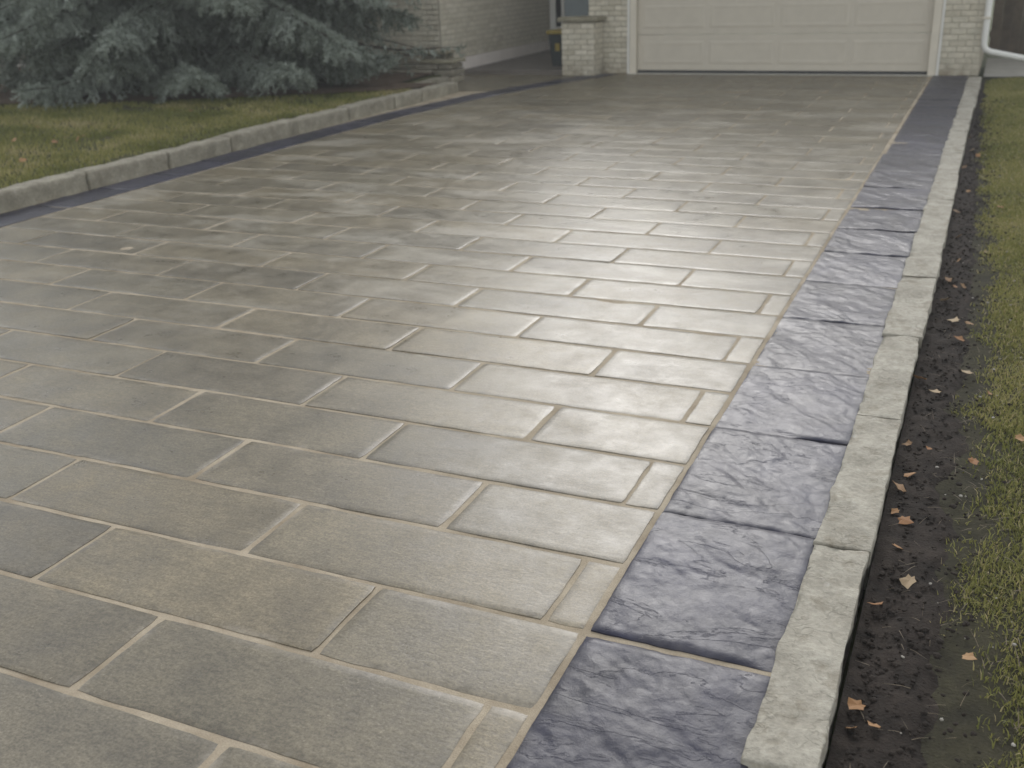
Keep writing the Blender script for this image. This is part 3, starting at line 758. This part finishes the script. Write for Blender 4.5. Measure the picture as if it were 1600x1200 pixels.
# path and fence on the right
pt = sheet('path', [(5.02, .02, -.012), (8.5, .02, -.012), (8.5, 2.85, -.012), (5.02, 2.85, -.012)], 20, 20, MT['path'], .003, 2)
tag(pt, 'pale concrete path beside the garage', 'path')
fe = empty('board_fence', (5.1, 3.0, 0)); tag(fe, 'dark brown upright board fence beyond the downspout', 'fence')
x = 5.02
bd = []
for i in range(4):
    m = MB(); m.box((0, -.012, .03), (.1455, .012, 1.85), .003); bmesh.ops.recalc_face_normals(m.bm, faces=m.bm.faces)
    me = bpy.data.meshes.new('board'); m.bm.to_mesh(me); m.bm.free(); bd.append(me)
while x < 8.6:
    o = link('board', bd[int(x*7) % 4], MT['fence'], fe, (x-5.1, random.uniform(-.004, .004), random.uniform(-.01, .01))); o.rotation_euler.y = rad(random.gauss(0, .15)); x += .146
for zz0 in (.3, 1.5): 
    o = MB().box((-.1, .016, zz0), (3.6, .055, zz0+.09)).build('rail', MT['fence'], fe)
for xx0 in (.9, 2.7): MB().box((xx0, .058, -.1), (xx0+.09, .148, 1.8)).build('post', MT['fence'], fe)

# dark bin with yellow rim on the porch
bn = empty('storage_bin', (-1.37, .55, .075)); tag(bn, 'dark bin with yellow lid rim standing on the porch behind the pier', 'bin')
m = MB(); a, b, h = .17, .22, .50
m.poly([(-a, -a, 0), (a, -a, 0), (a, a, 0), (-a, a, 0), (-b, -b, h), (b, -b, h), (b, b, h), (-b, b, h)], [(0, 3, 2, 1), (4, 5, 6, 7), (0, 1, 5, 4), (1, 2, 6, 5), (2, 3, 7, 6), (3, 0, 4, 7)]).build('body', MT['binbody'], bn)
MB().box((-b-.025, -b-.025, h+.002), (b+.025, b+.025, h+.06), .012).build('lid', MT['yellow'], bn)
MB().box((-.10, -.222, .24), (-.02, -.207, .36), .004).build('sticker', MT['yellow'], bn)

# ------------------------------------------------------------------ blue spruce
def spruce(root, H, R0):
    tr = empty('blue_spruce', root)
    tr_z = root[2]
    MB().tube([(0, 0, -.15), (.02, 0, .5), (0, .03, 2), (.03, 0, 5), (0, 0, 8), (0, 0, H-.2)], [.24, .19, .165, .11, .06, .015], 12).build('trunk', MT['bark'], tr, True)
    tw, wood = [], MB()
    # twigs: (pos, dir, len, tint, needle count, needle length)
    def bough(z, az, L, hero):
        d0 = Vector((math.cos(az), math.sin(az), 0)); n = 9
        pts = []; sag = random.uniform(.10, .22)*L; lift = random.uniform(.02, .16)*L
        for i in range(n+1):
            t = i/n; side = d0.cross(Vector((0, 0, 1)))
            wob = .06*L*math.sin(t*5+az*7)
            p = d0*(L*t) + side*wob*t + Vector((0, 0, z + lift*math.sin(t*2.2) - sag*t*t*1.25 + .10*L*max(0, t-.7)**1.2))
            p.z = max(p.z, (.22 if d0.x < .3 else .34) + .06*t) if z < 1.2 else p.z
            pts.append(p)
        wood.tube(pts, [max(.006, .034*(1-i/n)*(L/3)+.006) for i in range(n+1)], 5, False)
        tint0 = min(.62, max(.2, random.gauss(.46, .13)))
        step = .065 if hero else .17
        s = .16*L if hero else .3*L
        while s < L:
            t = s/L; f = t*n; i = min(int(f), n-1); p = pts[i].lerp(pts[i+1], f-i); ax = (pts[i+1]-pts[i]).normalized()
            if hero:
                for _ in range(3):
                    e = (ax*random.uniform(.5, 1) + Vector((random.gauss(0, .4), random.gauss(0, .4), random.uniform(.0, .7)))).normalized()
                    tw.append((p+ax*random.uniform(-.03, .03), e, random.uniform(.07, .12), tint0, hero))
            for sd in (-1, 1):
                ll = (.62*(1-t)**.7+.15)*min(1, L/2.2)*random.uniform(.55, 1.15)
                side = ax.cross(Vector((0, 0, 1))).normalized()*sd
                ld = (ax*random.uniform(.35, .9) + side + Vector((0, 0, random.uniform(-.5, .05)))).normalized()
                m = max(1, int(ll/(.095 if hero else .2))); lt = min(.72, max(.05, random.gauss(tint0, .20)))
                for k in range(m):
                    q = p + ld*(ll*(k+.35)/m) + Vector((0, 0, -.42*ll*((k+.5)/m)**2))
                    kd = (ld + Vector((0, 0, -.7*(k/m)))).normalized()
                    tw.append((q, kd, ll/m*1.25 + .03, lt, hero))
                    if hero:
                        for s2 in (-1, 1):
                            if random.random() < .75:
                                e = (kd*.7 + kd.cross(Vector((0, 0, 1)))*s2*.8 + Vector((0, 0, random.uniform(-1.3, -.1)))).normalized()
                                tw.append((q, e, random.uniform(.08, .15), lt+.06, hero))
                        if random.random() < .5:
                            tw.append((q, Vector((random.gauss(0, .35), random.gauss(0, .35), -1)).normalized(), random.uniform(.10, .20), lt, hero))
            s += step*random.uniform(.75, 1.25)
        tw.append((pts[-1], (pts[-1]-pts[-2]).normalized(), .16, tint0+.15, hero))
    z = .30; k = 0
    while z < H-.3:
        f = 1-z/H; L0 = R0*f**.85; nb = 12 if z < 2.3 else 6
        for i in range(nb):
            az = 2*math.pi*(i/nb) + k*2.4 + random.gauss(0, .18)
            L = L0*random.uniform(.72, 1.08)*(.90 if z < .5 else 1)*(1.0 if math.cos(az) > .45 and z < 3 else 1)
            ymax = WY-.12 - root[1]
            if math.sin(az) > 0 and L*math.sin(az) > ymax and z < 5.5: L = ymax/math.sin(az)
            if L < .4: continue
            hero = z < 2.4 and math.sin(az) < .35
            bough(z+random.gauss(0, .05), az, L, hero)
        z += .31 if z < 2.3 else .34; k += 1
    wood.build('branches', MT['bark'], tr)
    P = np.array([t[0] for t in tw]); D = np.array([t[1] for t in tw]); Ln = np.array([t[2] for t in tw]); T0 = np.array([t[3] for t in tw]); HR = np.array([t[4] for t in tw])
    Vs, Ts = [], []
    for hero, nn, nl, nw in ((True, 30, .046, .0105), (False, 12, .075, .030)):
        s = HR == hero; p, d, l, t0 = P[s], D[s], Ln[s], T0[s]; m = len(p)
        a = np.cross(d, [0, 0, 1.]); a /= np.linalg.norm(a, axis=1, keepdims=True)+1e-6; b = np.cross(d, a)
        u = np.tile(np.linspace(0, 1, nn), (m, 1)); ph = rng.uniform(0, 6.28, (m, nn))
        rad_ = a[:, None]*np.cos(ph)[..., None] + b[:, None]*np.sin(ph)[..., None]
        base = p[:, None] + d[:, None]*(u*l[:, None])[..., None]
        nd = rad_*.85 + d[:, None]*.6
        tip = base + nd*(nl*rng.uniform(.75, 1.2, (m, nn)))[..., None]
        sd = np.cross(nd, rng.normal(size=(m, nn, 3))); sd /= np.linalg.norm(sd, axis=2, keepdims=True)+1e-6
        V = np.stack([base-sd*nw/2, base+sd*nw/2, tip], 2).reshape(-1, 3)
        t = np.clip(np.repeat(t0 + rng.normal(0, .14, m), nn) + rng.normal(0, .08, m*nn), 0, 1)
        Vs.append(V); Ts.append(np.repeat(t, 3))
    V = np.concatenate(Vs); me = mesh_np('crown', V, np.arange(len(V)).reshape(-1, 3))
    at = me.attributes.new('tint', 'FLOAT', 'POINT'); at.data.foreach_set('value', np.concatenate(Ts).astype(np.float32))
    link('crown', me, MT['needle'], tr)
    print('spruce tris', len(V)//3, 'twigs', len(tw))
    return tr
sp = spruce((-5.95, -3.05, .12), 11.0, 4.0)
tag(sp, 'large blue spruce with low drooping silvery boughs on the left lawn', 'tree')

# ------------------------------------------------------------------ fallen leaves
def leaf_mesh(seed):
    rr = random.Random(seed); n = 11; pts = []
    for i in range(n):
        t = i/n*2*math.pi; r = .5*(1+.35*math.cos(t)) * (1 + .28*(1 if i % 2 else -1)*rr.uniform(.4, 1))
        pts.append((r*math.cos(t), r*.72*math.sin(t)))
    V = [(0, 0, .05)]; cv = rr.uniform(.25, .7); tw_ = rr.uniform(-.4, .4)
    for x, y in pts: V.append((x, y, cv*(y*y)*1.2 + tw_*x*y + rr.uniform(-.03, .05) + .1*x*x))
    m = len(V); V += [(x, y, z-.02) for x, y, z in V]
    F = []
    for i in range(n):
        a, b = 1+i, 1+(i+1) % n; F.append((0, a, b)); F.append((m, m+b, m+a)); F.append((a, m+a, m+b)); F.append((a, m+b, b))
    return mesh_np('fallen_leaf', V, F)
lms = [leaf_mesh(i) for i in range(7)]
def leaf(x, y, z, s, label, group):
    o = link('fallen_leaf', random.choice(lms), MT['leaf'], None, (x, y, z)); o.scale = (s, s, s)
    o.rotation_euler = (rad(random.gauss(0, 18)), rad(random.gauss(0, 18)), random.uniform(0, 6.28))
    return tag(o, label, 'leaf', group)
G1, G2 = 'leaves on the soil beside the right kerb', 'leaves on the left lawn'
def topx(px, py, z=0):
    d = r2*((px-800)/1626.6) - u2*((py-600)/1626.6) + fwd
    t = (z-CAM.z)/d.z; return CAM + d*t
named = [(1400, 862, .040, 'orange brown leaf on the soil beside the second kerb joint'), (1420, 918, .050, 'tan curled leaf on the dark soil nearest the grass edge'),
         (1368, 952, .050, 'flat brown leaf touching the outer face of the right kerb'), (1366, 1145, .036, 'small orange leaf on the soil nearest the front of the kerb'),
         (1492, 508, .058, 'large pale tan leaf on the soil halfway along the right kerb'), (1512, 515, .050, 'rusty orange leaf lying next to a larger tan leaf'),
         (1500, 540, .048, 'orange leaf just in front of the pair halfway along the kerb'), (1440, 597, .050, 'light brown leaf beside the right kerb above a bare soil patch')]
for px, py, s, lb in named:
    p = topx(px, py, -.03); leaf(p.x, p.y, float(rz(p.x, p.y))+.03, s, lb, G1)
for px, py in [(1463, 616), (1508, 588), (1482, 440), (1492, 450), (1505, 452), (1478, 470), (1520, 235), (1527, 245), (1515, 215), (1512, 300), (1505, 262), (1492, 330), (1420, 695), (1452, 705), (1420, 745), (1400, 800), (1412, 815), (1407, 765), (1545, 625), (1590, 700), (1510, 1040), (1340, 1105), (1330, 1140), (1520, 730), (1497, 410), (1560, 330), (1540, 400), (1500, 370)]:
    p = topx(px, py, -.02); leaf(p.x, p.y, float(rz(p.x, p.y))+.028, random.uniform(.026, .055), 'small dry brown leaf scattered over the soil and grass beside the right kerb', G1)
for px, py in [(122, 224), (104, 220), (86, 228), (24, 224), (35, 256), (132, 218), (300, 178), (180, 208), (560, 150), (455, 160), (60, 205)]:
    p = topx(px, py, .13); leaf(p.x, p.y, float(lz(p.x, p.y))+.05, random.uniform(.05, .09), 'pale tan fallen leaf lying on the left lawn', G2)
print('driveway slabs', nslab, 'objects', len(bpy.data.objects))

# ------------------------------------------------------------------ added volume lifting the blacks: thin haze
hb = MB().box((-710, -710, -1.3), (710, 710, 11.6)).build('veil', None)
hm = bpy.data.materials.new('veil'); hm.use_nodes = True; hn = hm.node_tree; hn.nodes.clear()
pv = hn.nodes.new('ShaderNodeVolumePrincipled'); pv.inputs['Color'].default_value = (.86, .88, .88, 1); pv.inputs['Density'].default_value = 0.0035
ho = hn.nodes.new('ShaderNodeOutputMaterial'); hn.links.new(pv.outputs[0], ho.inputs['Volume'])
hb.data.materials.append(hm)
tag(hb, 'added pale haze over the whole driveway', 'veil', kind='stuff')
